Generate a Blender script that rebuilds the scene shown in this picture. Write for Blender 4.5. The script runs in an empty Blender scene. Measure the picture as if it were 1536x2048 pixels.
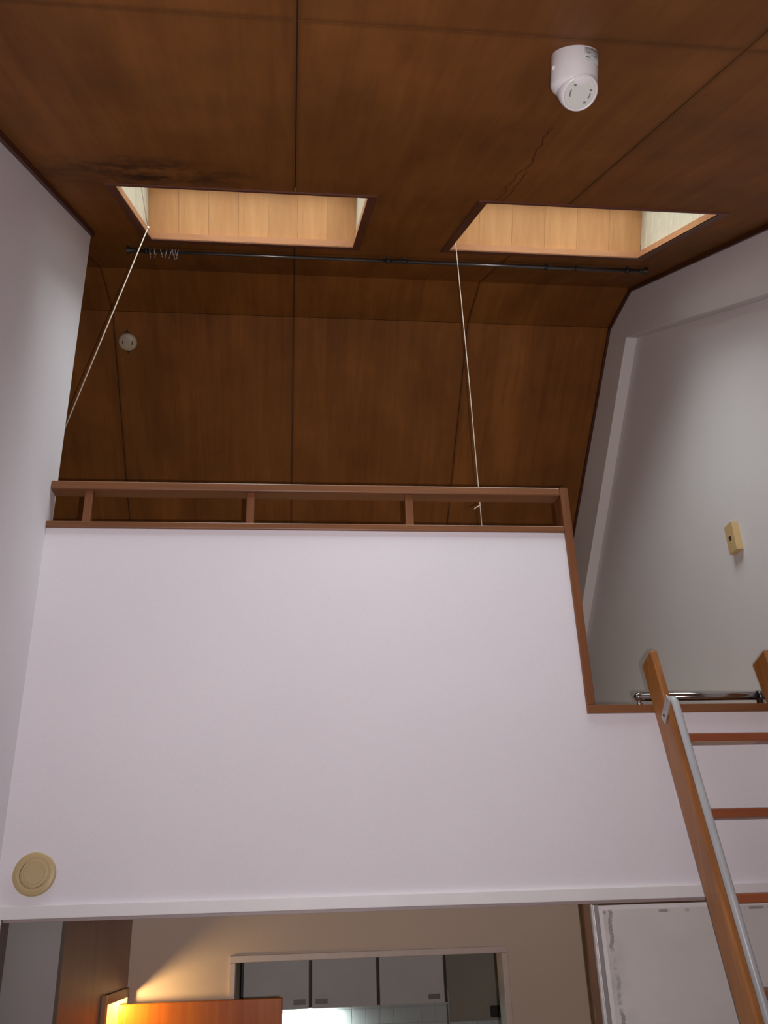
import bpy, bmesh, math, random
from mathutils import Matrix, Vector
random.seed(7)
SC = bpy.context.scene
COL = SC.collection
R = math.radians

# ------------------------------------------------------------------ camera
CAMZ = 2.0
pitch, yaw, roll = R(24.83), R(-6.468), R(-2.032)
cp, sp = math.cos(pitch), math.sin(pitch)
Zr = Matrix.Rotation(yaw, 3, 'Z')
r0, u0, fw = Zr @ Vector((1, 0, 0)), Zr @ Vector((0, -sp, cp)), Zr @ Vector((0, cp, sp))
rt = math.cos(roll) * r0 + math.sin(roll) * u0
up = math.cos(roll) * u0 - math.sin(roll) * r0
M3 = Matrix((rt, up, -fw)).transposed()
cd = bpy.data.cameras.new('camera'); cam = bpy.data.objects.new('camera', cd); COL.objects.link(cam)
cd.sensor_fit = 'HORIZONTAL'; cd.sensor_width = 36.0; cd.lens = 42.27
cd.clip_start = 0.02
cam.matrix_world = Matrix.Translation((0, 0, CAMZ)) @ M3.to_4x4()
SC.camera = cam

# ------------------------------------------------------------------ world, lamps, exposure
SC.view_settings.view_transform = 'Standard'
SC.view_settings.look = 'None'
SC.view_settings.exposure = 0.0
SC.view_settings.gamma = 1.0
SC.view_settings.use_curve_mapping = False
w = bpy.data.worlds.new('overcast_sky'); SC.world = w; w.use_nodes = True
bg = w.node_tree.nodes['Background']
bg.inputs[0].default_value = (0.92, 0.96, 1.0, 1)
bg.inputs[1].default_value = 13.0
FLASH_W = 15.6

def light(name, typ, loc, energy, color, **kw):
    l = bpy.data.lights.new(name, typ); l.energy = energy; l.color = color
    for k, v in kw.items(): setattr(l, k, v)
    o = bpy.data.objects.new(name, l); COL.objects.link(o); o.location = loc
    return o
# the phone's own flash, a few centimetres from its lens
fl = light('camera_flash', 'AREA', (0, 0, 0), FLASH_W, (1.0, 0.93, 0.97), shape='DISK', size=0.012, spread=R(110))
fl.matrix_world = Matrix.Translation(Vector((0, 0, CAMZ)) + rt * 0.038 - up * 0.022 + fw * 0.005) @ M3.to_4x4()

# ------------------------------------------------------------------ materials
def new_mat(name):
    m = bpy.data.materials.new(name); m.use_nodes = True
    nt = m.node_tree; nt.nodes.clear()
    out = nt.nodes.new('ShaderNodeOutputMaterial'); b = nt.nodes.new('ShaderNodeBsdfPrincipled')
    nt.links.new(b.outputs[0], out.inputs[0])
    return m, nt, b
def node(nt, t, **kw):
    n = nt.nodes.new(t)
    for k, v in kw.items(): setattr(n, k, v)
    return n
def coords(nt, scale=(1, 1, 1), rot=(0, 0, 0)):
    tc = node(nt, 'ShaderNodeTexCoord'); mp = node(nt, 'ShaderNodeMapping')
    mp.inputs['Scale'].default_value = scale; mp.inputs['Rotation'].default_value = rot
    nt.links.new(tc.outputs['Object'], mp.inputs[0]); return mp.outputs[0]
def noise(nt, vec, scale, detail=3, rough=0.55, dist=0):
    n = node(nt, 'ShaderNodeTexNoise')
    n.inputs['Scale'].default_value = scale; n.inputs['Detail'].default_value = detail
    n.inputs['Roughness'].default_value = rough; n.inputs['Distortion'].default_value = dist
    nt.links.new(vec, n.inputs['Vector']); return n.outputs[0]
def ramp(nt, fac, stops):
    r = node(nt, 'ShaderNodeValToRGB')
    while len(r.color_ramp.elements) < len(stops): r.color_ramp.elements.new(0.5)
    for e, (p, c) in zip(r.color_ramp.elements, stops):
        e.position = p; e.color = (*c, 1) if len(c) == 3 else c
    nt.links.new(fac, r.inputs[0]); return r.outputs[0]
def mix(nt, a, b, fac, mode='MIX'):
    n = node(nt, 'ShaderNodeMix', data_type='RGBA', blend_type=mode)
    for sock, v in ((n.inputs[0], fac), (n.inputs[6], a), (n.inputs[7], b)):
        if hasattr(v, 'is_output'): nt.links.new(v, sock)
        else: sock.default_value = v if not isinstance(v, tuple) else (*v, 1)
    return n.outputs[2]
def mathn(nt, op, a, b=None, c=None):
    n = node(nt, 'ShaderNodeMath', operation=op)
    for s, v in zip(n.inputs, (a, b, c)):
        if v is None: continue
        if hasattr(v, 'is_output'): nt.links.new(v, s)
        else: s.default_value = v
    return n.outputs[0]
def bump(nt, b, h, strength, dist=0.002):
    n = node(nt, 'ShaderNodeBump'); n.inputs['Strength'].default_value = strength
    n.inputs['Distance'].default_value = dist
    nt.links.new(h, n.inputs['Height']); nt.links.new(n.outputs[0], b.inputs['Normal'])

def plain(name, color, rough=0.5, metal=0.0, spec=0.5, var=0.04, scale=30):
    m, nt, b = new_mat(name)
    v = noise(nt, coords(nt), scale, 3)
    lo = tuple(c * (1 - var) for c in color); hi = tuple(min(1, c * (1 + var)) for c in color)
    nt.links.new(ramp(nt, v, [(0.3, lo), (0.7, hi)]), b.inputs['Base Color'])
    b.inputs['Roughness'].default_value = rough; b.inputs['Metallic'].default_value = metal
    b.inputs['Specular IOR Level'].default_value = spec
    return m

def wallpaper(name, color, weave=1.0):
    m, nt, b = new_mat(name)
    c = coords(nt)
    big = noise(nt, c, 1.4, 4)
    fine = noise(nt, coords(nt, (260, 260, 900)), 1.0, 2, 0.7)
    fin2 = noise(nt, coords(nt, (900, 900, 240)), 1.0, 2, 0.7)
    h = mathn(nt, 'ADD', fine, fin2)
    lo = tuple(x * 0.95 for x in color)
    base = ramp(nt, big, [(0.3, lo), (0.7, color)])
    base = mix(nt, base, ramp(nt, h, [(0.75, (0.90, 0.90, 0.90)), (1.25, (1.0, 1.0, 1.0))]), 0.6, 'MULTIPLY')
    nt.links.new(base, b.inputs['Base Color'])
    b.inputs['Roughness'].default_value = 0.75; b.inputs['Specular IOR Level'].default_value = 0.25
    bump(nt, b, h, 0.25 * weave, 0.0006)
    return m

def timber(name, dark, light_, stretch=(30, 1.5, 1.5), scale=1.0, rough=0.45, spec=0.4, rnd=0.12, fig=0.5):
    """long-grained wood: noise stretched along the grain, plus a slow figure"""
    m, nt, b = new_mat(name)
    v = coords(nt, stretch)
    g = noise(nt, v, 1.6 * scale, 5, 0.62, 0.6)
    f = noise(nt, coords(nt, tuple(max(0.6, s * 0.12) for s in stretch)), 1.3 * scale, 3, 0.5, 1.2)
    t = mix(nt, g, f, fig)
    base = ramp(nt, t, [(0.32, dark), (0.68, light_)])
    oi = node(nt, 'ShaderNodeObjectInfo')
    k = mathn(nt, 'MULTIPLY_ADD', oi.outputs['Random'], 2 * rnd, 1 - rnd)
    hs = node(nt, 'ShaderNodeHueSaturation'); nt.links.new(k, hs.inputs['Value']); nt.links.new(base, hs.inputs['Color'])
    nt.links.new(hs.outputs[0], b.inputs['Base Color'])
    b.inputs['Roughness'].default_value = rough; b.inputs['Specular IOR Level'].default_value = spec
    bump(nt, b, g, 0.12, 0.001)
    return m, nt, b, hs.outputs[0]

M = {}
M['wall'] = wallpaper('white_wallpaper', (0.80, 0.755, 0.785))
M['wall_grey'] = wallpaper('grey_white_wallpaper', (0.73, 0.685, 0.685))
M['wall_hall'] = wallpaper('beige_wallpaper', (0.76, 0.61, 0.48))
M['wall_kitchen'] = wallpaper('dull_beige_wallpaper', (0.50, 0.45, 0.37), 0.6)

# stained plywood of the ceiling, with the water stain and the crack line the boards carry
def plywood():
    m, nt, b, base = timber('stained_plywood', (0.160, 0.055, 0.0110), (0.285, 0.111, 0.0248),
                            stretch=(16, 1.1, 1.1), rough=0.6, spec=0.18, rnd=0.05, fig=0.55)
    tc = node(nt, 'ShaderNodeTexCoord'); sx = node(nt, 'ShaderNodeSeparateXYZ'); nt.links.new(tc.outputs['Object'], sx.inputs[0])
    X, Y = sx.outputs[0], sx.outputs[1]
    blot = ramp(nt, noise(nt, coords(nt, (1.6, 1.6, 1.6)), 1.5, 4, 0.6), [(0.35, (0.80, 0.80, 0.78)), (0.68, (1.12, 1.06, 1.0))])
    base = mix(nt, base, blot, 1.0, 'MULTIPLY')
    # pale scuffs
    sc = ramp(nt, noise(nt, coords(nt, (14, 2.2, 2.2)), 1.1, 5, 0.6, 0.8), [(0.66, (0, 0, 0)), (0.80, (1, 1, 1))])
    base = mix(nt, base, (0.30, 0.15, 0.075), mathn(nt, 'MULTIPLY', sc, 0.30))
    # joints between sheets have darkened with age
    xa = mathn(nt, 'ABSOLUTE', X)
    dj = mathn(nt, 'MINIMUM', xa, mathn(nt, 'ABSOLUTE', mathn(nt, 'SUBTRACT', xa, 0.91)))
    jl = mathn(nt, 'SUBTRACT', 1.0, mathn(nt, 'MINIMUM', mathn(nt, 'MULTIPLY', dj, 75.0), 1.0))
    dy_ = mathn(nt, 'ABSOLUTE', mathn(nt, 'SUBTRACT', Y, 1.19))
    j2 = mathn(nt, 'SUBTRACT', 1.0, mathn(nt, 'MINIMUM', mathn(nt, 'MULTIPLY', dy_, 60.0), 1.0))
    base = mix(nt, base, (0.05, 0.018, 0.006), mathn(nt, 'MULTIPLY', mathn(nt, 'MAXIMUM', jl, j2), 0.45))
    # water stain in front of the first skylight
    dx = mathn(nt, 'MULTIPLY', mathn(nt, 'ADD', X, 0.46), 2.6); dy = mathn(nt, 'MULTIPLY', mathn(nt, 'SUBTRACT', Y, 2.13), 5.5)
    rr = mathn(nt, 'ADD', mathn(nt, 'MULTIPLY', dx, dx), mathn(nt, 'MULTIPLY', dy, dy))
    st = mathn(nt, 'MULTIPLY', mathn(nt, 'SUBTRACT', 1.0, mathn(nt, 'MINIMUM', rr, 1.0)),
               ramp(nt, noise(nt, coords(nt, (9, 14, 9)), 1.0, 5, 0.7), [(0.40, (0, 0, 0)), (0.62, (1, 1, 1))]))
    base = mix(nt, base, (0.035, 0.012, 0.006), mathn(nt, 'MULTIPLY', st, 0.95))
    # thin wandering crack lines beside the second skylight
    for off, amp, y0, y1 in ((0.612, 0.10, 1.62, 2.26), (0.655, 0.06, 1.95, 2.26)):
        wob = noise(nt, coords(nt, (0.0, 5.0, 0.0)), 1.0, 4, 0.6)
        xc = mathn(nt, 'MULTIPLY_ADD', wob, amp, off)
        d = mathn(nt, 'ABSOLUTE', mathn(nt, 'SUBTRACT', X, xc))
        ln = mathn(nt, 'LESS_THAN', d, 0.0022)
        ln = mathn(nt, 'MULTIPLY', ln, mathn(nt, 'MULTIPLY', mathn(nt, 'GREATER_THAN', Y, y0), mathn(nt, 'LESS_THAN', Y, y1)))
        base = mix(nt, base, (0.045, 0.013, 0.006), mathn(nt, 'MULTIPLY', ln, 0.75))
    nt.links.new(base, b.inputs['Base Color'])
    return m
M['ply'] = plywood()
M['dark_trim'] = timber('dark_brown_trim', (0.055, 0.018, 0.010), (0.085, 0.028, 0.016), stretch=(4, 4, 4))[0]
M['deck'] = plain('roof_underlay', (0.05, 0.02, 0.008), 0.8)
M['casing'] = timber('reddish_casing', (0.115, 0.036, 0.020), (0.155, 0.052, 0.028), stretch=(4, 4, 4))[0]
M['well'] = timber('raw_lauan', (0.37, 0.165, 0.058), (0.52, 0.27, 0.105), stretch=(16, 2.0, 2.0), rough=0.6, spec=0.3, rnd=0.055, fig=0.5)[0]
M['liner'] = timber('liner_wood', (0.36, 0.15, 0.06), (0.48, 0.225, 0.10), stretch=(3, 14, 14), rough=0.55, rnd=0.05)[0]
M['bead'] = plain('cream_beadboard', (0.58, 0.52, 0.39), 0.5, var=0.05)
M['rail'] = timber('rail_wood', (0.15, 0.056, 0.021), (0.26, 0.102, 0.038), stretch=(1.5, 30, 30), rough=0.42, rnd=0.05)[0]
M['rail_v'] = timber('rail_wood_upright', (0.14, 0.050, 0.019), (0.24, 0.090, 0.034), stretch=(30, 30, 1.5), rough=0.42, rnd=0.05)[0]
M['ladder'] = timber('ladder_pine', (0.22, 0.072, 0.018), (0.45, 0.185, 0.050), stretch=(34, 12, 1.6), rough=0.38, spec=0.5, rnd=0.03, fig=0.4)[0]
M['rung'] = timber('rung_wood', (0.24, 0.060, 0.022), (0.36, 0.105, 0.036), stretch=(1.6, 26, 26), rough=0.4, rnd=0.05)[0]
M['worn'] = timber('worn_rung', (0.40, 0.25, 0.15), (0.62, 0.46, 0.33), stretch=(1.6, 26, 26), rough=0.6, rnd=0.02)[0]
M['door'] = timber('orange_door_veneer', (0.42, 0.085, 0.008), (0.66, 0.19, 0.020), stretch=(26, 26, 1.2), rough=0.36, spec=0.22, rnd=0.0)[0]
M['hallwood'] = timber('brown_wall_veneer', (0.27, 0.165, 0.125), (0.40, 0.26, 0.20), stretch=(3, 9, 0.6), rough=0.4, rnd=0.0)[0]
M['door_frame'] = timber('door_frame_wood', (0.36, 0.17, 0.07), (0.55, 0.29, 0.13), stretch=(20, 20, 1.2), rough=0.4, rnd=0.0)[0]
M['white'] = plain('white_paint', (0.78, 0.745, 0.735), 0.5, var=0.04, scale=4)
M['frame_white'] = plain('pinkish_white_frame', (0.70, 0.58, 0.50), 0.45)
M['brown_post'] = timber('brown_post', (0.13, 0.06, 0.028), (0.22, 0.11, 0.05), stretch=(20, 20, 1.2), rnd=0)[0]
M['rib'] = plain('dull_track', (0.34, 0.26, 0.25), 0.5)
M['jamb_brown'] = plain('brown_jamb', (0.20, 0.145, 0.125), 0.5)
M['grey_board'] = wallpaper('grey_board', (0.33, 0.305, 0.29), 0.6)
M['alu'] = plain('grey_aluminium', (0.42, 0.40, 0.39), 0.4, 0.6)
M['chrome'] = plain('chrome', (0.42, 0.40, 0.40), 0.2, 1.0, var=0.02)
M['tube'] = plain('grey_enamel', (0.47, 0.48, 0.49), 0.35, 0.0, 0.5, var=0.05, scale=10)
M['plate'] = plain('bracket_grey', (0.48, 0.455, 0.44), 0.4, 0.3)
M['black'] = plain('dark_plastic', (0.02, 0.017, 0.014), 0.5)
M['rod'] = plain('dark_gunmetal', (0.16, 0.15, 0.145), 0.3, 0.85)
M['clear'] = plain('milky_plastic', (0.50, 0.44, 0.42), 0.3)
M['plastic'] = plain('white_plastic', (0.78, 0.75, 0.745), 0.28, var=0.02)
M['lens'] = plain('greenish_white_plastic', (0.66, 0.66, 0.60), 0.3, var=0.02)
M['label'] = plain('grey_label', (0.56, 0.56, 0.55), 0.4, var=0.02)
M['ink'] = plain('grey_print', (0.20, 0.20, 0.20), 0.5)
M['ros'] = plain('beige_socket', (0.50, 0.42, 0.31), 0.45)
M['cream'] = plain('yellowed_plastic', (0.50, 0.37, 0.18), 0.45, var=0.03, scale=12)
M['switch'] = plain('tan_plastic', (0.58, 0.40, 0.19), 0.4, var=0.03)
M['cord'] = plain('cream_cord', (0.52, 0.43, 0.34), 0.8)
M['tile'] = plain('white_glazed_tile', (0.74, 0.77, 0.77), 0.12, var=0.03, scale=6)
M['grout'] = plain('white_grout', (0.70, 0.69, 0.66), 0.8)
M['cab'] = plain('pale_grey_laminate', (0.86, 0.80, 0.775), 0.45, var=0.03, scale=6)
M['cab_brown'] = plain('dark_brown_edge', (0.06, 0.032, 0.024), 0.5)
M['pull'] = plain('brown_grey_pull', (0.30, 0.25, 0.23), 0.4)
M['floor'] = timber('floor_boards', (0.52, 0.38, 0.24), (0.66, 0.50, 0.34), stretch=(12, 1.2, 1), rough=0.4, rnd=0.06)[0]

def fusuma_mat():
    """white sliding-door paper with mould along its left and top edges"""
    m, nt, b = new_mat('mouldy_white_panel')
    tc = node(nt, 'ShaderNodeTexCoord'); sx = node(nt, 'ShaderNodeSeparateXYZ'); nt.links.new(tc.outputs['Object'], sx.inputs[0])
    X, Z = sx.outputs[0], sx.outputs[2]
    base = ramp(nt, noise(nt, coords(nt), 3.0, 4), [(0.3, (0.63, 0.595, 0.565)), (0.7, (0.70, 0.665, 0.63))])
    wob = mathn(nt, 'MULTIPLY', noise(nt, coords(nt, (0, 0, 9)), 1.0, 5, 0.65), 0.055)
    d = mathn(nt, 'ABSOLUTE', mathn(nt, 'SUBTRACT', X, mathn(nt, 'ADD', 0.905, wob)))
    g1 = ramp(nt, noise(nt, coords(nt, (1, 1, 13)), 1.0, 4, 0.7), [(0.40, (0, 0, 0)), (0.55, (1, 1, 1))])
    l1 = mathn(nt, 'MULTIPLY', mathn(nt, 'LESS_THAN', d, 0.0055), g1)
    d2 = mathn(nt, 'ABSOLUTE', mathn(nt, 'SUBTRACT', Z, 2.024))
    g2 = ramp(nt, noise(nt, coords(nt, (16, 1, 0.2)), 1.0, 3, 0.7), [(0.52, (0, 0, 0)), (0.6, (1, 1, 1))])
    l2 = mathn(nt, 'MULTIPLY', mathn(nt, 'LESS_THAN', d2, 0.004), g2)
    halo = mathn(nt, 'MULTIPLY', mathn(nt, 'SUBTRACT', 1.0, mathn(nt, 'MINIMUM', mathn(nt, 'MULTIPLY', d, 18.0), 1.0)),
                 ramp(nt, noise(nt, coords(nt, (8, 1, 8)), 1.0, 4), [(0.45, (0, 0, 0)), (0.7, (1, 1, 1))]))
    base = mix(nt, base, (0.36, 0.34, 0.32), mathn(nt, 'MULTIPLY', halo, 0.6))
    base = mix(nt, base, (0.22, 0.20, 0.20), mathn(nt, 'MULTIPLY', mathn(nt, 'MAXIMUM', l1, l2), 0.75))
    nt.links.new(base, b.inputs['Base Color']); b.inputs['Roughness'].default_value = 0.6
    return m
M['fusuma'] = fusuma_mat()

def glass_mat():
    m = bpy.data.materials.new('window_glass'); m.use_nodes = True; nt = m.node_tree; nt.nodes.clear()
    out = nt.nodes.new('ShaderNodeOutputMaterial'); mx = nt.nodes.new('ShaderNodeMixShader')
    tr = nt.nodes.new('ShaderNodeBsdfTransparent'); gl = nt.nodes.new('ShaderNodeBsdfGlossy'); fr = nt.nodes.new('ShaderNodeFresnel')
    tr.inputs[0].default_value = (0.93, 0.96, 0.95, 1); gl.inputs['Roughness'].default_value = 0.03; fr.inputs[0].default_value = 1.45
    nt.links.new(fr.outputs[0], mx.inputs[0]); nt.links.new(tr.outputs[0], mx.inputs[1]); nt.links.new(gl.outputs[0], mx.inputs[2])
    nt.links.new(mx.outputs[0], out.inputs[0]); return m
M['glass'] = glass_mat()

def emit_mat(name, color, strength):
    m, nt, b = new_mat(name)
    b.inputs['Base Color'].default_value = (0.8, 0.8, 0.8, 1)
    b.inputs['Emission Color'].default_value = (*color, 1); b.inputs['Emission Strength'].default_value = strength
    return m
M['tubelight'] = emit_mat('fluorescent_tube', (0.88, 1.0, 0.97), 14)
M['bulb'] = emit_mat('warm_bulb', (1.0, 0.66, 0.26), 18)

# ------------------------------------------------------------------ mesh helpers
class MB:
    def __init__(s): s.v = []; s.f = []; s.sm = []
    def add(s, vs, fs, smooth=False):
        b = len(s.v); s.v += [tuple(v) for v in vs]; s.f += [tuple(b + i for i in f) for f in fs]; s.sm += [smooth] * len(fs); return s
    def hexa(s, p):   # p: 4 bottom + 4 top, same winding
        return s.add(p, [(3, 2, 1, 0), (4, 5, 6, 7), (0, 1, 5, 4), (1, 2, 6, 5), (2, 3, 7, 6), (3, 0, 4, 7)])
    def box(s, x0, x1, y0, y1, z0, z1):
        return s.hexa([(x0, y0, z0), (x1, y0, z0), (x1, y1, z0), (x0, y1, z0), (x0, y0, z1), (x1, y0, z1), (x1, y1, z1), (x0, y1, z1)])
    def obox(s, c, ax, ay, az, hx, hy, hz):
        c = Vector(c); ax, ay, az = Vector(ax), Vector(ay), Vector(az)
        return s.hexa([c + ax * i * hx + ay * j * hy + az * k * hz for k in (-1, 1) for i, j in ((-1, -1), (1, -1), (1, 1), (-1, 1))])
    def prism(s, poly, fn, a, b):  # poly 2D, fn(u,v,t) -> 3D
        n = len(poly)
        vs = [fn(u, v, a) for u, v in poly] + [fn(u, v, b) for u, v in poly]
        return s.add(vs, [tuple(reversed(range(n))), tuple(range(n, 2 * n))] + [(i, (i + 1) % n, n + (i + 1) % n, n + i) for i in range(n)])
    def tube(s, path, rad, n=12, caps=True):
        pts = [Vector(p) for p in path]; rings = []
        rads = rad if isinstance(rad, (list, tuple)) else [rad] * len(pts)
        t0 = (pts[1] - pts[0]).normalized()
        a = t0.orthogonal().normalized()
        for i, p in enumerate(pts):
            t = (pts[min(i + 1, len(pts) - 1)] - pts[max(i - 1, 0)]).normalized()
            a = (a - t * a.dot(t)).normalized(); bb = t.cross(a)
            rings.append([p + (a * math.cos(2 * math.pi * k / n) + bb * math.sin(2 * math.pi * k / n)) * rads[i] for k in range(n)])
        vs = [v for r_ in rings for v in r_]
        fs = [(i * n + k, i * n + (k + 1) % n, (i + 1) * n + (k + 1) % n, (i + 1) * n + k) for i in range(len(pts) - 1) for k in range(n)]
        s.add(vs, fs, True)
        if caps:
            s.add(rings[0], [tuple(reversed(range(n)))]); s.add(rings[-1], [tuple(range(n))])
        return s
    def lathe(s, prof, o, axis, n=32, smooth=True):  # prof: (radius, height) list
        o = Vector(o); ax = Vector(axis).normalized(); a = ax.orthogonal().normalized(); b = ax.cross(a)
        vs = [o + ax * h + (a * math.cos(2 * math.pi * k / n) + b * math.sin(2 * math.pi * k / n)) * max(r_, 1e-5) for r_, h in prof for k in range(n)]
        fs = [(i * n + k, i * n + (k + 1) % n, (i + 1) * n + (k + 1) % n, (i + 1) * n + k) for i in range(len(prof) - 1) for k in range(n)]
        return s.add(vs, fs, smooth)
    def build(s, name, mat, parent=None, bevel=0, seg=2, origin=None):
        me = bpy.data.meshes.new(name)
        o_ = Vector(origin) if origin is not None else Vector((0, 0, 0))
        me.from_pydata([tuple(Vector(v) - o_) for v in s.v], [], s.f)
        me.polygons.foreach_set('use_smooth', s.sm); me.materials.append(mat)
        bm = bmesh.new(); bm.from_mesh(me)
        bmesh.ops.remove_doubles(bm, verts=bm.verts, dist=1e-6)
        bmesh.ops.recalc_face_normals(bm, faces=bm.faces); bm.to_mesh(me); bm.free()
        o = bpy.data.objects.new(name, me); COL.objects.link(o)
        o.location = o_
        if parent is not None:
            o.parent = parent
            o.location = o_ - gloc(parent)
        if bevel:
            md = o.modifiers.new('bevel', 'BEVEL'); md.width = bevel; md.segments = seg; md.limit_method = 'ANGLE'; md.angle_limit = R(40)
        return o
def gloc(o):
    v = Vector(o.location)
    while o.parent is not None: o = o.parent; v = v + Vector(o.location)
    return v
def B(x0, x1, y0, y1, z0, z1): return MB().box(x0, x1, y0, y1, z0, z1)
def tag(o, label=None, cat=None, group=None, kind=None):
    if label: o['label'] = label
    if cat: o['category'] = cat
    if group: o['group'] = group
    if kind: o['kind'] = kind
    return o
def empty(name, loc=(0, 0, 0)):
    o = bpy.data.objects.new(name, None); COL.objects.link(o); o.location = loc; o.empty_display_size = 0.1; return o
def struct(o, label=None): return tag(o, label, None, None, 'structure')

# ------------------------------------------------------------------ room dimensions
XL, XR, XW = -0.793, 1.682, 1.742        # left wall, beam face on the right wall, right wall
D, DB = 2.772, 2.840                     # front wall: room face, loft face
YB = -1.0                                # wall behind the camera
A0 = Vector((0, 2.838, 4.519)); ta = math.tan(R(29.071)); AU = Vector((0, math.cos(R(29.071)), math.sin(R(29.071)))); AN = Vector((0, -AU.z, AU.y))
F1, F2, ZB = 3.486, 3.812, 4.879         # fold lines of the ceiling, flat ridge height
tc_ = math.tan(R(37.54)); CU = Vector((0, math.cos(R(37.54)), -math.sin(R(37.54)))); CN = Vector((0, -CU.z, CU.y))
XLL = -1.9                               # far side of the loft, left
def za(y): return A0.z + (y - A0.y) * ta
def PA(x, y, h=0.0): return Vector((x, y, za(y))) + AN * h
def zc(y): return ZB - (y - F2) * tc_
def PC(x, y, h=0.0): return Vector((x, y, zc(y))) + CN * h
SKY = [(-0.575, 0.239, 2.246, 2.903), (0.636, 1.446, 2.241, 2.878)]
HO = 0.012                               # the well is this much larger than the lined opening

def grid_slab(P, xs, ys, h0, h1, hole):
    """slab on a plane, cells listed by xs, ys, leaving out the cells in a hole"""
    m = MB(); nx, ny = len(xs) - 1, len(ys) - 1
    solid = [[not hole((xs[i] + xs[i + 1]) / 2, (ys[j] + ys[j + 1]) / 2) for j in range(ny)] for i in range(nx)]
    ix = lambda i, j, k: (i * (ny + 1) + j) * 2 + k
    vs = [P(x, y, h) for x in xs for y in ys for h in (h0, h1)]
    fs = []
    S = lambda i, j: 0 <= i < nx and 0 <= j < ny and solid[i][j]
    for i in range(nx):
        for j in range(ny):
            if not solid[i][j]: continue
            fs.append((ix(i, j, 0), ix(i + 1, j, 0), ix(i + 1, j + 1, 0), ix(i, j + 1, 0)))
            fs.append((ix(i, j, 1), ix(i, j + 1, 1), ix(i + 1, j + 1, 1), ix(i + 1, j, 1)))
            if not S(i - 1, j): fs.append((ix(i, j, 0), ix(i, j + 1, 0), ix(i, j + 1, 1), ix(i, j, 1)))
            if not S(i + 1, j): fs.append((ix(i + 1, j, 0), ix(i + 1, j, 1), ix(i + 1, j + 1, 1), ix(i + 1, j + 1, 0)))
            if not S(i, j - 1): fs.append((ix(i, j, 0), ix(i, j, 1), ix(i + 1, j, 1), ix(i + 1, j, 0)))
            if not S(i, j + 1): fs.append((ix(i, j + 1, 0), ix(i + 1, j + 1, 0), ix(i + 1, j + 1, 1), ix(i, j + 1, 1)))
    used = sorted({k for f in fs for k in f}); rm = {k: n for n, k in enumerate(used)}
    m.add([vs[k] for k in used], [tuple(rm[k] for k in f) for f in fs]); return m
def in_sky(x, y, g=0.0):
    return any(a - g < x < b + g and c - g < y < d + g for a, b, c, d in SKY)

# ------------------------------------------------------------------ ceiling
xs = sorted({XLL - 0.1, XW + 0.1} | {v for a, b, c, d in SKY for v in (a - HO - .014, b + HO + .014)})
ys = sorted({YB - 0.1, F1 + 0.03} | {v for a, b, c, d in SKY for v in (c - HO - .014, d + HO + .014)})
deck = grid_slab(PA, xs, ys, 0.010, 0.06, lambda x, y: in_sky(x, y, HO + .014))
deck.hexa([Vector((x, y, ZB + z)) for z in (0.010, 0.06) for x, y in ((XLL - .1, F1 - .03), (XW + .1, F1 - .03), (XW + .1, F2 + .03), (XLL - .1, F2 + .03))])
deck.hexa([PC(x, y, h) for h in (0.010, 0.06) for x, y in ((XLL - .1, F2 - .03), (XW + .1, F2 - .03), (XW + .1, 7.0), (XLL - .1, 7.0))])
ceiling = struct(deck.build('ceiling', M['deck']))
G = 0.0016                               # half of a joint between two plywood sheets
cols = [(XLL, -0.91), (-0.91, 0.0), (0.0, 0.91), (0.91, XW)]
rowsA = [(YB, 1.19), (1.19, F1)]
for x0, x1 in cols:
    for y0, y1 in rowsA:
        if x1 < -0.9 and y0 < 1: continue
        x0_, x1_, y0_, y1_ = x0 + G, x1 - G, y0 + G, y1 - G * 0.4
        gx = sorted({x0_, x1_} | {v for a, b, c, d in SKY for v in (a - .006, b + .006) if x0_ < v < x1_})
        gy = sorted({y0_, y1_} | {v for a, b, c, d in SKY for v in (c - .006, d + .006) if y0_ < v < y1_})
        grid_slab(PA, gx, gy, 0.0, 0.010, lambda x, y: in_sky(x, y, .006)).build('panel', M['ply'], ceiling)
    m = MB(); m.hexa([Vector((x, y, ZB + z)) for z in (0, 0.01) for x, y in ((x0 + G, F1), (x1 - G, F1), (x1 - G, F2), (x0 + G, F2))]); m.build('panel', M['ply'], ceiling)
    m = MB(); m.hexa([PC(x, y, h) for h in (0, 0.01) for x, y in ((x0 + G, F2 + 0.002), (x1 - G, F2 + 0.002), (x1 - G, 6.79), (x0 + G, 6.79))]); m.build('panel', M['ply'], ceiling)

# ------------------------------------------------------------------ walls
YZ = lambda x: (lambda u, v, t: (t, u, v))
def prof_yz(poly, x0, x1): return MB().prism(poly, lambda u, v, t: (t, u, v), x0, x1)
def prof_xz(poly, y0, y1): return MB().prism(poly, lambda u, v, t: (u, t, v), y0, y1)
struct(prof_yz([(YB - .1, 0), (2.838, 0), (2.838, za(2.838) + .012), (YB - .1, za(YB - .1) + .012)], XL - 0.1, XL).build('wall_left', M['wall']))
wr = struct(prof_yz([(YB - .1, 0), (7.0, 0), (7.0, zc(7.0)), (F2, ZB + .012), (F1, ZB + .012), (YB - .1, za(YB - .1) + .012)], XW, XW + 0.1).build('wall_right', M['wall_grey']))
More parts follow.
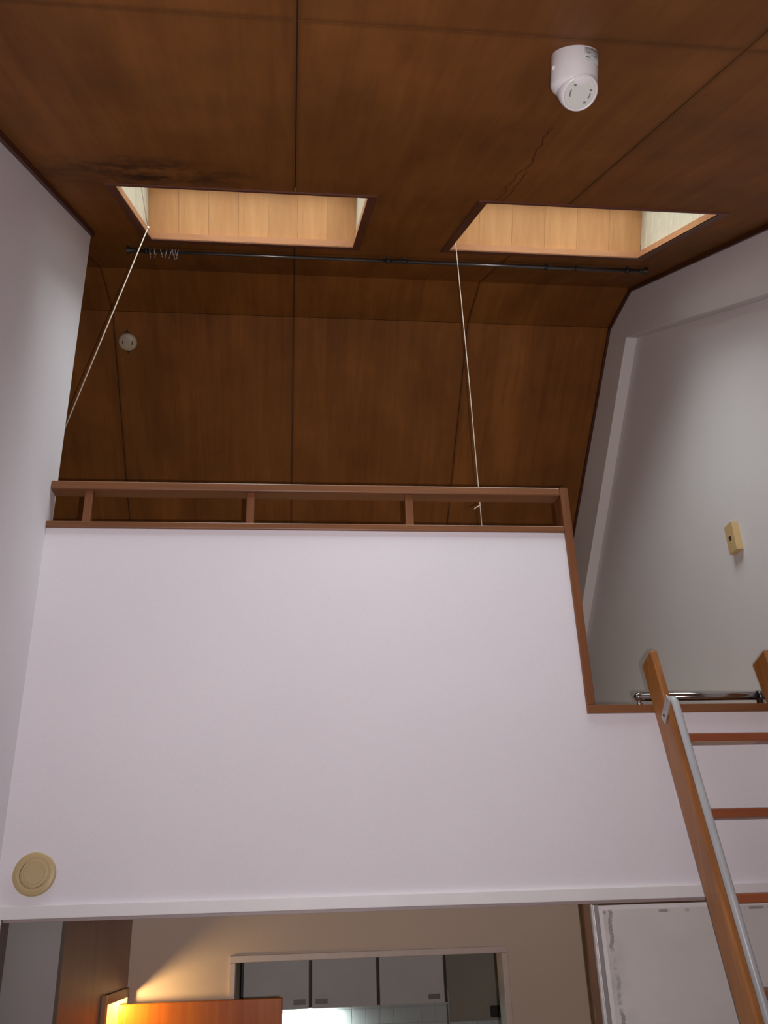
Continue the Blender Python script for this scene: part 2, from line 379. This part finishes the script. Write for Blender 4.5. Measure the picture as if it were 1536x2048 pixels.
# boxed gable beam following the roof line on the right wall
bA = lambda y: 4.015 + (y - 2.438) * 0.562
kx = 3.640
beam = [(YB, bA(YB)), (kx, bA(kx)), (6.05, bA(kx) - (6.05 - kx) * 0.863), (6.05, 2.62), (6.75, 2.62), (F2, ZB), (F1, ZB), (YB, za(YB))]
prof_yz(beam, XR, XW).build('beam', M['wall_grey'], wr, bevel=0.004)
struct(B(XL - .1, XW + .1, YB - .1, YB, 0, za(YB) + .03).build('wall_back', M['wall']))
struct(prof_xz([(XL, 2.089), (XW, 2.089), (XW, 2.598), (0.950, 2.598), (0.950, 3.219), (XL, 3.219)], D, DB).build('wall_front', M['wall']))
struct(B(XLL - .1, XL - .1, 2.738, 2.838, 0, za(2.8)).build('wall_loft_front', M['wall']))
struct(B(XLL - .1, XLL, 2.738, 7.0, 0, 4.95).build('wall_loft_left', M['wall']))
struct(B(XLL, XW, DB, 6.85, 2.46, 2.60).build('floor_loft', M['floor']))
struct(B(XLL, XW, YB, 6.4, -0.1, 0).build('floor', M['floor']))

# dark cove strips where the plywood meets the white walls
def strip_yz(pts, x0, x1, name):
    """a strip following the roof line in the plane x = const"""
    m = MB(); t = 0.020
    for (a, b) in zip(pts[:-1], pts[1:]):
        a, b = Vector((0, *a)), Vector((0, *b)); d = (b - a).normalized(); n = Vector((0, d.z, -d.y))
        m.hexa([Vector((x, 0, 0)) + p + n * h for h in (0, t) for p, x in ((a, x0), (b, x0), (b, x1), (a, x1))])
    return struct(m.build(name, M['dark_trim']))
strip_yz([(YB, za(YB)), (2.836, za(2.836))], XL, XL + 0.013, 'trim_1')
strip_yz([(YB, za(YB)), (F1, ZB), (F2, ZB), (6.3, zc(6.3))], XR - 0.011, XR, 'trim_2')

# ------------------------------------------------------------------ skylights
for k, (a, b, c, d) in enumerate(SKY):
    win = struct(empty('window_%d' % (k + 1), PA((a + b) / 2, (c + d) / 2)))
    # casing on the plywood around the opening
    cw = 0.030
    for x0, x1, y0, y1 in ((a - cw, b + cw, d, d + cw * 1.35), (a - cw, b + cw, c - cw * .5, c), (a - cw, a, c, d), (b, b + cw, c, d)):
        MB().hexa([PA(x, y, h) for h in (-0.005, 0) for x, y in ((x0, y0), (x1, y0), (x1, y1), (x0, y1))]).build('casing', M['casing'], win)
    # lining lip
    for x0, x1, y0, y1 in ((a - HO, b + HO, d, d + HO), (a - HO, b + HO, c - HO, c), (a - HO, a, c, d), (b, b + HO, c, d)):
        MB().hexa([PA(x, y, h) for h in (-0.004, 0.024) for x, y in ((x0, y0), (x1, y0), (x1, y1), (x0, y1))]).build('lining', M['liner'], win)
    # the shaft: far and near faces of lauan boards, sides of cream beadboard
    a_, b_, c_, d_ = a - HO, b + HO, c - HO, d + HO
    H0, H1 = 0.018, 0.25
    n = 7 if k == 0 else 6
    wd = (b_ - a_) / n
    for i in range(n):
        x0, x1 = a_ + wd * i, a_ + wd * (i + 1) - 0.0008
        for y0, s in ((d_, 1), (c_, -1)):
            p0, p1 = PA(x0, y0), PA(x1, y0); q = AU * s * 0.012
            MB().hexa([p0 + AN * H0, p1 + AN * H0, p1 + AN * H0 + q, p0 + AN * H0 + q, p0 + AN * H1, p1 + AN * H1, p1 + AN * H1 + q, p0 + AN * H1 + q]).build('board', M['well'], win, origin=p0 if i % 2 else p1)
    nb = 12; L = (d_ - c_) / nb
    for x0, s in ((a_, -1), (b_, 1)):
        for i in range(nb):
            y0, y1 = c_ + L * i + 0.0022, c_ + L * (i + 1)
            poly = [PA(x0, y, 0) for y in (y0, y1)]
            q = Vector((s * 0.010, 0, 0))
            MB().hexa([poly[0] + AN * H0, poly[1] + AN * H0, poly[1] + AN * H0 + q, poly[0] + AN * H0 + q, poly[0] + AN * H1, poly[1] + AN * H1, poly[1] + AN * H1 + q, poly[0] + AN * H1 + q]).build('bead_board', M['bead'], win, bevel=0.0018, seg=1)
    # outer curb, light-tight, behind the boards
    m = MB()
    e0, e1 = 0.010, 0.05
    for x0, x1, y0, y1 in ((a_ - e1, b_ + e1, d_ + .012, d_ + e1), (a_ - e1, b_ + e1, c_ - e1, c_ - .012), (a_ - e1, a_ - .010, c_ - .012, d_ + .012), (b_ + .010, b_ + e1, c_ - .012, d_ + .012)):
        m.hexa([PA(x, y, h) for h in (0.06, 0.29) for x, y in ((x0, y0), (x1, y0), (x1, y1), (x0, y1))])
    m.build('curb', M['bead'], win)
    # sash and pane
    for x0, x1, y0, y1 in ((a_, b_, d_ - .035, d_), (a_, b_, c_, c_ + .035), (a_, a_ + .035, c_ + .035, d_ - .035), (b_ - .035, b_, c_ + .035, d_ - .035)):
        MB().hexa([PA(x, y, h) for h in (0.25, 0.28) for x, y in ((x0, y0), (x1, y0), (x1, y1), (x0, y1))]).build('sash', M['alu'], win)
    MB().hexa([PA(x, y, h) for h in (0.262, 0.267) for x, y in ((a_ + .03, c_ + .03), (b_ - .03, c_ + .03), (b_ - .03, d_ - .03), (a_ + .03, d_ - .03))]).build('pane', M['glass'], win)
    # portal: tells the renderer where daylight enters
    po = light('skylight_portal', 'AREA', PA((a + b) / 2, (c + d) / 2, 0.31), 1.0, (1, 1, 1), shape='RECTANGLE', size=b_ - a_, size_y=(d_ - c_) / AU.y)
    po.rotation_euler = (R(29.071), 0, 0); po.data.cycles.is_portal = True

# ------------------------------------------------------------------ loft edge: cap, rail, posts, side and bottom trim
rb = tag(empty('loft_railing', (0.08, 2.80, 3.219)), 'low brown wooden railing on top of the white loft wall', 'railing')
YF, YBk = 2.762, 2.836
B(XL, 0.936, YF, DB + 0.002, 3.219, 3.241).build('bottom_rail', M['rail'], rb, bevel=0.003)
B(XL, 0.936, YF, 2.826, 3.358, 3.388).build('top_rail', M['rail'], rb, bevel=0.004)
for x in (-0.669, -0.137, 0.402):
    B(x - 0.0135, x + 0.0135, 2.772, 2.800, 3.241, 3.358).build('post', M['rail_v'], rb, bevel=0.002)
tr3 = struct(B(0.936, 0.965, YF, DB, 2.623, 3.389).build('trim_3', M['rail_v'], bevel=0.003))
struct(B(0.936, XW, YF, DB + .02, 2.597, 2.623).build('trim_4', M['rail'], bevel=0.002))

# ------------------------------------------------------------------ doorway in the front wall
B_ = B
struct(B(XL, XW, 2.758, DB, 2.056, 2.090).build('trim_5', M['white'], bevel=0.002))          # lintel
tk = struct(empty('trim_6', (0.0, 2.80, 2.056)))                                             # the sliding track under it
for y in (2.778, 2.800, 2.822):
    B(XL + .028, XW, y - .003, y + .003, 2.0485, 2.056).build('track_rib', M['rib'], tk)
tj = struct(B(XL, XL + 0.026, 2.762, DB, 0, 2.056).build('trim_7', M['white'], bevel=0.002))
B(XL + 0.026, XL + 0.028, 2.764, DB, 0, 2.056).build('lining', M['jamb_brown'], tj)      # left jamb
# the right-hand sliding door, closed, and its aluminium meeting stile
dr = struct(empty('door_1', (1.3, 2.80, 0)))
B(0.901, XW - .002, 2.790, 2.812, 0.01, 2.043).build('panel', M['fusuma'], dr)
B(0.900, 0.912, 2.784, 2.790, 0.01, 2.043).build('edge_strip', M['white'], dr)
B(0.912, XW - .002, 2.785, 2.790, 2.031, 2.043).build('edge_strip', M['white'], dr)
B(0.884, 0.900, 2.782, 2.816, 0.01, 2.046).build('stile', M['alu'], dr, bevel=0.002)
B(0.877, 0.8815, 2.776, 2.79, 0.01, 2.046).build('stile', M['white'], dr)
B(0.8815, 0.884, 2.79, 2.816, 0.01, 2.046).build('stile', M['alu'], dr)
struct(B(0.866, 0.90, 2.818, 2.832, 0, 2.056).build('trim_8', M['brown_post']))              # brown jamb lining behind

# ------------------------------------------------------------------ hall and kitchen beyond
HX = -0.621; HY = 4.10
struct(B(XL - .10, HX, 2.8405, 2.890, 0, 2.46).build('wall_hall_front', M['grey_board']))
hl = prof_yz([(2.89, 0), (3.60, 0), (3.60, 1.800), (4.05, 1.800), (4.05, 0), (HY, 0), (HY, 2.46), (2.89, 2.46)], HX - 0.07, HX)
struct(hl.build('wall_hall_left', M['hallwood']))
df = struct(empty('door_2', (HX, 3.83, 0)))
B(HX - .075, HX + .014, 3.560, 3.600, 0, 1.826).build('jamb', M['door_frame'], df)
B(HX - .075, HX + .014, 4.030, 4.055, 0, 1.800).build('jamb', M['door_frame'], df)
B(HX - .075, HX + .014, 3.600, 4.055, 1.795, 1.826).build('head', M['casing'], df)
B(HX - .01, -0.011, 3.985, 4.020, 0.01, 1.773).build('leaf', M['door'], df, bevel=0.003)
hb = prof_xz([(HX - 1.3, 0), (-0.213, 0), (-0.213, 1.910), (0.901, 1.910), (0.901, 0), (XW, 0), (XW, 2.46), (HX - 1.3, 2.46)], HY, HY + 0.10)
struct(hb.build('wall_hall_back', M['wall_hall']))
kf = struct(empty('door_3', (0.34, HY, 0)))
B(-0.226, -0.200, HY - .014, HY + .10, 0, 1.897).build('jamb', M['frame_white'], kf, bevel=0.003)
B(0.888, 0.914, HY - .014, HY + .10, 0, 1.897).build('jamb', M['frame_white'], kf, bevel=0.003)
B(-0.226, 0.914, HY - .014, HY + .10, 1.897, 1.923).build('head', M['frame_white'], kf, bevel=0.003)
struct(B(-0.33, -0.262, HY + .1, 6.25, 0, 2.46).build('wall_kitchen_left', M['wall_kitchen']))
wk = struct(B(XLL, XW, 6.25, 6.35, 0, 2.46).build('wall_kitchen_back', M['wall_kitchen']))
# glazed tiles on the kitchen wall
T = 0.0855; x0 = 0.403 - 8 * T
proto = None
for i in range(23):
    for j in range(4):
        x, z = x0 + T * i, 1.566 + T * 0 - T * j
        ztop = z + T
        if x > 0.98:
            z -= T * 2.06
        if x + T > XW or x < -0.27: continue
        if proto is None:
            proto = MB().box(-T / 2 + .0012, T / 2 - .0012, -0.008, 0, .0012, T - .0012).build('tile', M['tile'], wk, bevel=0.002)
            t = proto
        else:
            t = proto.copy(); COL.objects.link(t); t.parent = wk
        t.location = (x + T / 2, 6.246, z); t.rotation_euler = (random.uniform(-.006, .006), 0, random.uniform(-.006, .006))
B(-0.262, 0.99, 6.244, 6.25, 1.22, 1.66).build('grout', M['grout'], wk)
B(0.99, XW, 6.244, 6.25, 1.13, 1.475).build('grout', M['grout'], wk)
B(0.985, 0.993, 6.234, 6.25, 1.22, 1.575).build('tile_edge', M['chrome'], wk)

# wall cabinets: a pair of doors and a single one
def cabinet(x0, x1, doors, label):
    c = tag(empty('wall_cabinet', ((x0 + x1) / 2, 6.07, 1.602)), label, 'cabinet', 'kitchen wall cabinets')
    B(x0, x1, 5.915, 6.236, 1.604, 2.30).build('carcass', M['cab_brown'], c)
    for d0, d1, hx in doors:
        d = B(d0, d1, 5.895, 5.914, 1.602, 2.30).build('door', M['cab'], c, bevel=0.002)
        h = B(hx - .034, hx + .034, 5.889, 5.896, 1.624, 1.650).build('handle', M['pull'], d, bevel=0.002)
    return c
cabinet(-0.255, 0.536, [(-0.241, 0.134, 0.081), (0.152, 0.527, 0.207)], 'pale grey two-door kitchen wall cabinet with dark brown edges, seen through the doorway')
cabinet(0.537, 0.944, [(0.545, 0.924, 0.862)], 'pale grey single-door kitchen wall cabinet at the right end of the row')
# lamp under the cabinet
kl = tag(empty('under_cabinet_lamp', (0.10, 6.15, 1.60)), 'slim lamp tube under the kitchen wall cabinet lighting white tiles', 'lamp')
B(-0.10, 0.30, 6.13, 6.17, 1.597, 1.604).build('housing', M['plastic'], kl)
MB().tube([(-0.09, 6.15, 1.592), (0.29, 6.15, 1.592)], 0.006, 12).build('tube', M['tubelight'], kl)
lk = light('under_cabinet_light', 'AREA', (0.10, 6.15, 1.5855), 3.4, (0.86, 1.0, 0.97), shape='RECTANGLE', size=0.42, size_y=0.02)
# dark box on the kitchen wall
vb = tag(empty('wall_box', (1.31, 6.24, 1.50)), 'small dark square box on the kitchen wall above the low tiles', 'box')
B(1.258, 1.352, 6.215, 6.25, 1.490, 1.552).build('body', M['black'], vb, bevel=0.004)
B(1.266, 1.344, 6.211, 6.216, 1.516, 1.520).build('slot', M['cab_brown'], vb)
# warm lamp in the small room behind the orange door
wl = tag(empty('wall_lamp', (-0.692, 3.90, 1.766)), 'warm glowing bulb lamp beyond the open orange door', 'lamp')
MB().lathe([(0.0, 0.028), (0.012, 0.026), (0.021, 0.018), (0.025, 0.0), (0.021, -0.018), (0.014, -0.03), (0.012, -0.045)], (-0.692, 3.90, 1.766), (1, 0, 0), 20).build('bulb', M['bulb'], wl)
MB().lathe([(0.0, 0.09), (0.05, 0.09), (0.05, 0.08), (0.022, 0.075), (0.022, 0.03), (0, 0.03)], (-0.772, 3.90, 1.766), (1, 0, 0), 20).build('base', M['plastic'], wl)
light('warm_bulb_light', 'POINT', (-0.655, 3.90, 1.766), 5.0, (1.0, 0.66, 0.28), shadow_soft_size=0.012)
B(-0.78, -0.765, 3.84, 3.96, 0, 2.46).build('mount', M['white'], wl)

# ------------------------------------------------------------------ white fixture on the sloping ceiling
fx = tag(empty('ceiling_fixture', PA(0.575, 1.24)), 'white drum fixture with tilted round face hanging from the brown ceiling', 'fixture')
fo = PA(0.575, 1.252); dn = -AN
rr = 0.0485
prof = [(0.0, 0.0), (rr * .97, 0.0), (rr, 0.002), (rr, 0.060)]
for i in range(1, 9):
    t = i / 8 * math.pi / 2; prof.append((rr * math.cos(t) , 0.060 + 0.024 * math.sin(t)))
MB().lathe(prof, fo, dn, 48).build('body', M['plastic'], fx)
# the swivelling face, turned to the room
ax = Vector((0.07, -0.30, -0.95)).normalized()
hc = fo + dn * 0.064 + Vector((0.004, 0, 0))
MB().lathe([(0.0405, -0.012), (0.0415, 0.012), (0.0405, 0.024), (0.0375, 0.0330), (0.0350, 0.0350), (0.0335, 0.0350), (0.0325, 0.0325)], hc, ax, 48).build('swivel_ring', M['plastic'], fx)
face = MB().lathe([(0.0330, 0.031), (0.0318, 0.0335), (0.0240, 0.0340), (0.0235, 0.0334), (0.0230, 0.0340), (0.0, 0.0340)], hc, ax, 48, False).build('face', M['lens'], fx)
e1 = (rt - ax * rt.dot(ax)).normalized(); e2 = (up - ax * up.dot(ax)).normalized(); e2 = (e2 - e1 * e2.dot(e1)).normalized()
for a0, a1 in ((156, 196), (-32, -2)):
    pts = [hc + ax * 0.0341 + (e1 * math.cos(R(t)) + e2 * math.sin(R(t))) * 0.0215 for t in range(a0, a1 + 1, 6)]
    MB().tube(pts, 0.0014, 6).build('slot', M['ink'], face)
for t in (126, 14, -57):
    c_ = hc + ax * 0.0341 + (e1 * math.cos(R(t)) + e2 * math.sin(R(t))) * 0.0225
    MB().obox(c_, e1, e2, ax, 0.0026, 0.0018, 0.0010).build('slot', M['ink'], face)
# maker's sticker wrapped on the drum, print too small to read
side = Vector((1, 0, 0)); front = dn.cross(side); front = front if front.y < 0 else -front
def on_drum(deg, h, lift=0.0): return fo + dn * h + (side * math.sin(R(deg)) + front * math.cos(R(deg))) * (rr + lift)
def patch(d0, d1, h0, h1, lift, name, mat, parent):
    m = MB(); n = 8
    vs = [on_drum(d0 + (d1 - d0) * i / n, h, lift + z) for i in range(n + 1) for h in (h0, h1) for z in (-0.001, 0.0004)]
    fs = []
    for i in range(n):
        b0 = i * 4; b1 = b0 + 4
        fs += [(b0 + 1, b1 + 1, b1 + 3, b0 + 3), (b0, b0 + 2, b1 + 2, b1), (b0, b1, b1 + 1, b0 + 1), (b0 + 2, b0 + 3, b1 + 3, b1 + 2)]
    fs += [(0, 1, 3, 2), (n * 4, n * 4 + 2, n * 4 + 3, n * 4 + 1)]
    return m.add(vs, fs, True).build(name, mat, parent)
stk = patch(6, 60, 0.004, 0.030, 0.0002, 'sticker', M['label'], fx)
for d0, d1, h0, h1 in ((22, 34, .0065, .0085), (9, 22, .0135, .0152), (9, 22, .0225, .0245), (9, 12, .0095, .0115), (38, 52, .0150, .0160), (38, 50, .0200, .0210), (26, 44, .0180, .0190)):
    patch(d0, d1, h0, h1, 0.0010, 'print', M['ink'], stk)
MB().lathe([(0, .003), (.004, .003), (.0055, 0), (0, -.002)], on_drum(-78, 0.033), (-1, -.2, 0), 12).build('knob', M['plastic'], fx)

# ------------------------------------------------------------------ socket rosette on the far slope
ro = tag(empty('ceiling_socket', PC(-0.845, 3.938)), 'round beige lamp socket on the far brown slope, left', 'socket')
ron = -CN
body = MB().lathe([(0, 0.018), (0.040, 0.018), (0.0445, 0.014), (0.0465, 0.004), (0.0465, 0.0), (0, 0)], PC(-0.845, 3.938), ron, 40).build('body', M['ros'], ro)
for sgn in (-1, 1):
    pts = [PC(-0.845, 3.938) + ron * 0.0182 + (Vector((1, 0, 0)) * sgn * math.cos(R(t)) + CU * math.sin(R(t))) * 0.024 for t in range(-18, 26, 6)]
    MB().tube(pts, 0.0026, 6).build('slot', M['black'], ro)
for sx in (-0.006, 0.006):
    MB().lathe([(0, .0006), (.0018, .0006), (.0018, -.001)], PC(-0.845 + sx, 3.938) + ron * 0.018, ron, 10).build('screw', M['pull'], ro)
for sgn in (-1, 1):
    c0 = PC(-0.847, 3.938)
    tri = [c0 + CU * sgn * 0.0455 + Vector((-.010, 0, 0)), c0 + CU * sgn * 0.0455 + Vector((.010, 0, 0)), c0 + CU * sgn * 0.064]
    MB().add([p for p in tri] + [p + ron * 0.003 for p in tri], [(0, 1, 2), (3, 5, 4), (0, 3, 4, 1), (1, 4, 5, 2), (2, 5, 3, 0)]).build('tab', M['black'], ro)

# ------------------------------------------------------------------ curtain rod under the fold
YR, hR = 3.045, -0.018
cr = tag(empty('curtain_rod', PA(0.43, YR, hR)), 'long dark metal curtain rod hung below the two skylights', 'rod')
rp = lambda x: PA(x, YR, hR)
MB().tube([rp(-0.66), rp(0.44)], 0.0075, 14).build('pole', M['rod'], cr)
MB().tube([rp(0.42), rp(1.53)], 0.0092, 14).build('pole', M['rod'], cr)
for x, s in ((-0.66, -1), (1.525, 1)):
    e = MB().lathe([(0.0, 0.0), (0.0085, 0.0), (0.0105, 0.006), (0.0085, 0.012), (0.0100, 0.02), (0.0165, 0.034), (0.0165, 0.038), (0, 0.039)], rp(x), (s, 0, 0), 20).build('finial', M['black'], cr)
    MB().lathe([(0.0, 0.004), (0.008, 0.003), (0.010, 0.0), (0, -0.001)], rp(x) + Vector((s * 0.039, 0, 0)), (s, 0, 0), 16).build('cap', M['chrome'], e)
for x in (-0.62, 0.40, 0.475, 1.10, 1.47):
    m = MB(); q = rp(x)
    m.tube([q + Vector((-.006, 0, 0)), q + Vector((.006, 0, 0))], 0.0122, 14)
    m.obox(q - AN * (hR / 2), (1, 0, 0), AU, AN, 0.005, 0.004, abs(hR) / 2)
    m.build('bracket', M['black'], cr)
MB().tube([rp(1.235) + Vector((-.002, 0, 0)), rp(1.235) + Vector((.002, 0, 0))], 0.0125, 14).build('stop_ring', M['black'], cr)
# curtain rings with their little hooks
RG = 'milky curtain rings left on the rod'
labels = ['first milky curtain ring from the left end of the dark rod, apart from the others', 'second milky curtain ring from the left on the rod', 'third milky curtain ring from the left on the rod',
          'fourth milky curtain ring from the left on the rod', 'fifth milky curtain ring from the left, in the tight cluster', 'sixth milky curtain ring from the left, in the tight cluster',
          'seventh milky curtain ring from the left, in the tight cluster', 'rightmost milky curtain ring of the cluster on the rod']
proto = None
for i, x in enumerate((-0.603, -0.583, -0.558, -0.537, -0.517, -0.508, -0.497, -0.489)):
    if proto is None:
        ring = empty('curtain_ring', rp(x)); q = rp(x)
        pts = [q + (AN * math.cos(R(t)) + AU * math.sin(R(t))) * 0.0135 - AN * 0.003 for t in range(0, 361, 24)]
        MB().tube(pts, 0.0016, 6, False).build('loop', M['clear'], ring)
        MB().tube([q - AN * .0165, q - AN * .026, q - AN * .030 - AU * .004, q - AN * .027 - AU * .008], 0.0017, 6).build('hook', M['clear'], ring)
        proto = ring; o = ring
    else:
        o = proto.copy(); COL.objects.link(o)
        for ch in proto.children:
            c = ch.copy(); COL.objects.link(c); c.parent = o
        o.location = rp(x); o.rotation_euler = (random.uniform(-.4, .4), random.uniform(-.25, .25), random.uniform(-.3, .3))
    tag(o, labels[i], 'ring', RG)

# ------------------------------------------------------------------ pull cords from the skylights
c1 = tag(empty('pull_cord', (-0.565, 2.75, 4.49)), 'cream pull cord slanting from left skylight past the left wall', 'cord')
eye = Vector((-0.563, 2.764, 4.485)); cle = Vector((-1.50, 5.243, 4.779))
end1 = Vector((-0.838, 2.872, 3.500))
MB().tube([(-0.570, 2.52, 4.585), (-0.570, 2.582, 4.519 + 0.012), tuple(eye)], 0.0012, 6).build('upper_cord', M['cord'], c1)
MB().tube([tuple(eye), tuple(end1)], 0.0022, 8).build('lower_cord', M['cord'], c1)
MB().lathe([(0, .006), (.004, .005), (.006, 0), (.004, -.005), (0, -.006)], eye, (0, 0, 1), 12).build('eye_hook', M['plastic'], c1)
B(end1.x - .012, end1.x + .012, 2.836, end1.y + .004, end1.z - .030, end1.z + .012).build('cleat', M['plastic'], c1, bevel=0.003)
c2 = tag(empty('pull_cord', (0.662, 2.853, 4.60)), 'straight cream pull cord hanging from right skylight behind the railing', 'cord')
MB().tube([(0.657, 2.853, 4.70), (0.660, 2.853, 4.50), (0.667, 2.855, 3.9), (0.669, 2.856, 3.45), (0.670, 2.858, 3.20), (0.668, 2.860, 3.0)], 0.0018, 8).build('line', M['cord'], c2)
MB().tube([(0.669, 2.856, 3.360), (0.662, 2.852, 3.354), (0.653, 2.850, 3.349), (0.645, 2.850, 3.342)], 0.0022, 8).build('knot_tail', M['cord'], c2)
MB().tube([(0.657, 2.853, 4.695), (0.632, 2.853, 4.70)], 0.003, 8).build('hook', M['plastic'], c2)

# ------------------------------------------------------------------ round vent on the front wall
ve = tag(empty('wall_vent', (-0.6955, D, 2.170)), 'round cream vent cover low on the white wall, left of the doorway head', 'vent')
vo = Vector((-0.6955, D, 2.170)); vd = (0, -1, 0)
MB().lathe([(0, 0.006), (0.038, 0.006), (0.0385, 0.0118), (0.046, 0.0122), (0.0545, 0.010), (0.0575, 0.007), (0.0575, 0.0), (0, 0)], vo, vd, 64, False).build('rim', M['cream'], ve)
disc = MB().lathe([(0, 0.0136), (0.028, 0.0136), (0.0285, 0.0128), (0.0292, 0.0134), (0.0365, 0.0126), (0.0374, 0.0112), (0.0374, 0.004), (0, 0.004)], vo + Vector((0.002, 0, 0.002)), vd, 64, False).build('disc', M['cream'], ve)
for t in (45, 135, 225, 315):
    d = Vector((math.cos(R(t)), 0, math.sin(R(t))))
    MB().obox(vo + d * 0.023 + Vector((0.002, -0.0137, 0.002)), d, Vector((d.z, 0, -d.x)), (0, 1, 0), 0.0045, 0.0009, 0.0008).build('slot', M['switch'], disc)

# ------------------------------------------------------------------ switch on the right wall
sw = tag(empty('wall_switch', (XW, 3.10, 3.35)), 'tan plastic switch box on the grey right wall above the ladder', 'switch')
B(XW - 0.0275, XW, 3.068, 3.134, 3.290, 3.408).build('box', M['switch'], sw, bevel=0.002)
B(XW - 0.0300, XW - 0.0275, 3.092, 3.110, 3.340, 3.356).build('rocker', M['cab_brown'], sw, bevel=0.001)
B(XW - 0.0305, XW - 0.0272, 3.091, 3.111, 3.356, 3.359).build('rocker_lip', M['cream'], sw)

# ------------------------------------------------------------------ ladder
LT = Vector((0, 0.27, 1)).normalized(); LN = Vector((0, -LT.z, LT.y)); LX = Vector((1, 0, 0))
LP = Vector((0, 2.742, 2.584))           # a point on the back edge line of the stiles
def lpz(x, z, n): return lp(x, z - LN.z * n, n)
def lp(x, z, n=0.0): return Vector((x, 0, 0)) + LP + LT * ((z - LP.z) / LT.z) + LN * n
la = tag(empty('ladder', lp(1.33, 0.0, 0.05)), 'orange-brown wooden loft ladder with grey tube handrail leaning on the loft edge', 'ladder')
XA, XB2, TH, DP = 1.145, 1.524, 0.023, 0.094
for x in (XA, XB2):
    m = MB(); top, bot = 2.757, 0.0
    p = []
    for z in (bot, top):
        for xx, n in ((x, 0), (x + TH, 0), (x + TH, DP), (x, DP)):
            q = lp(xx, z, n)
            if z == bot:   # feet cut level with the floor
                q = q - LT * (q.z / LT.z)
            p.append(q)
    m.hexa(p); m.build('stile', M['ladder'], la, bevel=0.006, seg=3)
for i in range(11):
    z = 2.482 - 0.2245 * i
    if z < 0.1: break
    m = MB(); c = lp((XA + TH + XB2) / 2, z, DP * 0.46)
    m.obox(c, LX, (0, 1, 0), (0, 0, 1), (XB2 - XA - TH) / 2 + 0.002, 0.036, 0.012)
    ru = m.build('rung', M['rung'], la, bevel=0.003)
    if i == 0:
        ru['label'] = 'rung with a pale worn lower face'
        mm = MB(); mm.obox(c + Vector((-0.035, -0.008, -0.0122)), LX, (0, 1, 0), (0, 0, 1), 0.105, 0.026, 0.0006); mm.build('worn_patch', M['worn'], ru)
# grey handrail tube along the left stile, flattened and screwed on at its end
hx = XA + 0.006
pth = [lpz(hx, 0.38, 0.148), lpz(hx, 2.560, 0.148), lpz(hx, 2.588, 0.1475), lpz(hx - .001, 2.600, 0.142), lpz(hx - .003, 2.604, 0.133), lpz(hx - .005, 2.600, 0.124)]
hr = MB().tube(pth, [0.0112, 0.0112, 0.0112, 0.0112, 0.0105, 0.0085], 16).build('handrail', M['tube'], la)
p0, p1 = lpz(XA - 0.0045, 2.608, 0.134), lpz(XA - 0.0035, 2.552, 0.056)
d = (p1 - p0).normalized(); s_ = d.cross(LX)
pl = MB().obox((p0 + p1) / 2, d, s_, LX, (p1 - p0).length / 2, 0.0155, 0.0024).build('bracket_plate', M['plate'], la, bevel=0.001)
MB().lathe([(0, .0022), (.0045, .0018), (.0054, 0), (0, -.001)], p1 - d * 0.020 + LX * -0.0024, (-1, 0, 0), 12).build('screw', M['black'], pl)
a, b = lpz(XA - 0.003, 0.38, 0.148), lpz(XA - 0.003, 0.43, 0.06)
d = (b - a).normalized(); MB().obox((a + b) / 2, d, d.cross(LX), LX, (b - a).length / 2, 0.0105, 0.0022).build('bracket_plate', M['plate'], la)
# second handrail on the far stile, out of the frame
# ------------------------------------------------------------------ chrome hook rail on the loft edge
hk = tag(empty('hook_rail', (1.30, 2.785, 2.623)), 'chrome rail on ball-ended posts at the loft edge behind the ladder', 'rail')
yk, zk = 2.788, 2.6525
MB().tube([(1.122, yk, zk), (1.60, yk, zk)], 0.0138, 20).build('bar', M['chrome'], hk)
ballp = [(0.0, -0.037), (0.0115, -0.037), (0.0115, -0.0345), (0.0065, -0.032), (0.0085, -0.026), (0.0105, -0.0235), (0.0085, -0.0205), (0.006, -0.017), (0.0075, -0.0145)]
for i in range(1, 13):
    t = -0.95 + (math.pi / 2 + 0.95) * i / 12
    ballp.append((0.0145 * math.cos(t), 0.0145 * math.sin(t)))
MB().lathe(ballp, (1.119, yk, zk), (0, 0, 1), 28).build('ball_post', M['chrome'], hk)
MB().lathe(ballp, (1.601, yk, zk), (0, 0, 1), 28).build('ball_post', M['chrome'], hk)
for xx in (1.528,):
    B(xx - .010, xx + .010, yk - .010, yk + .010, 2.623, zk - .010).build('post', M['chrome'], hk, bevel=0.003)
    MB().tube([(xx - .008, yk, zk), (xx + .008, yk, zk)], 0.0165, 20).build('collar', M['rod'], hk)
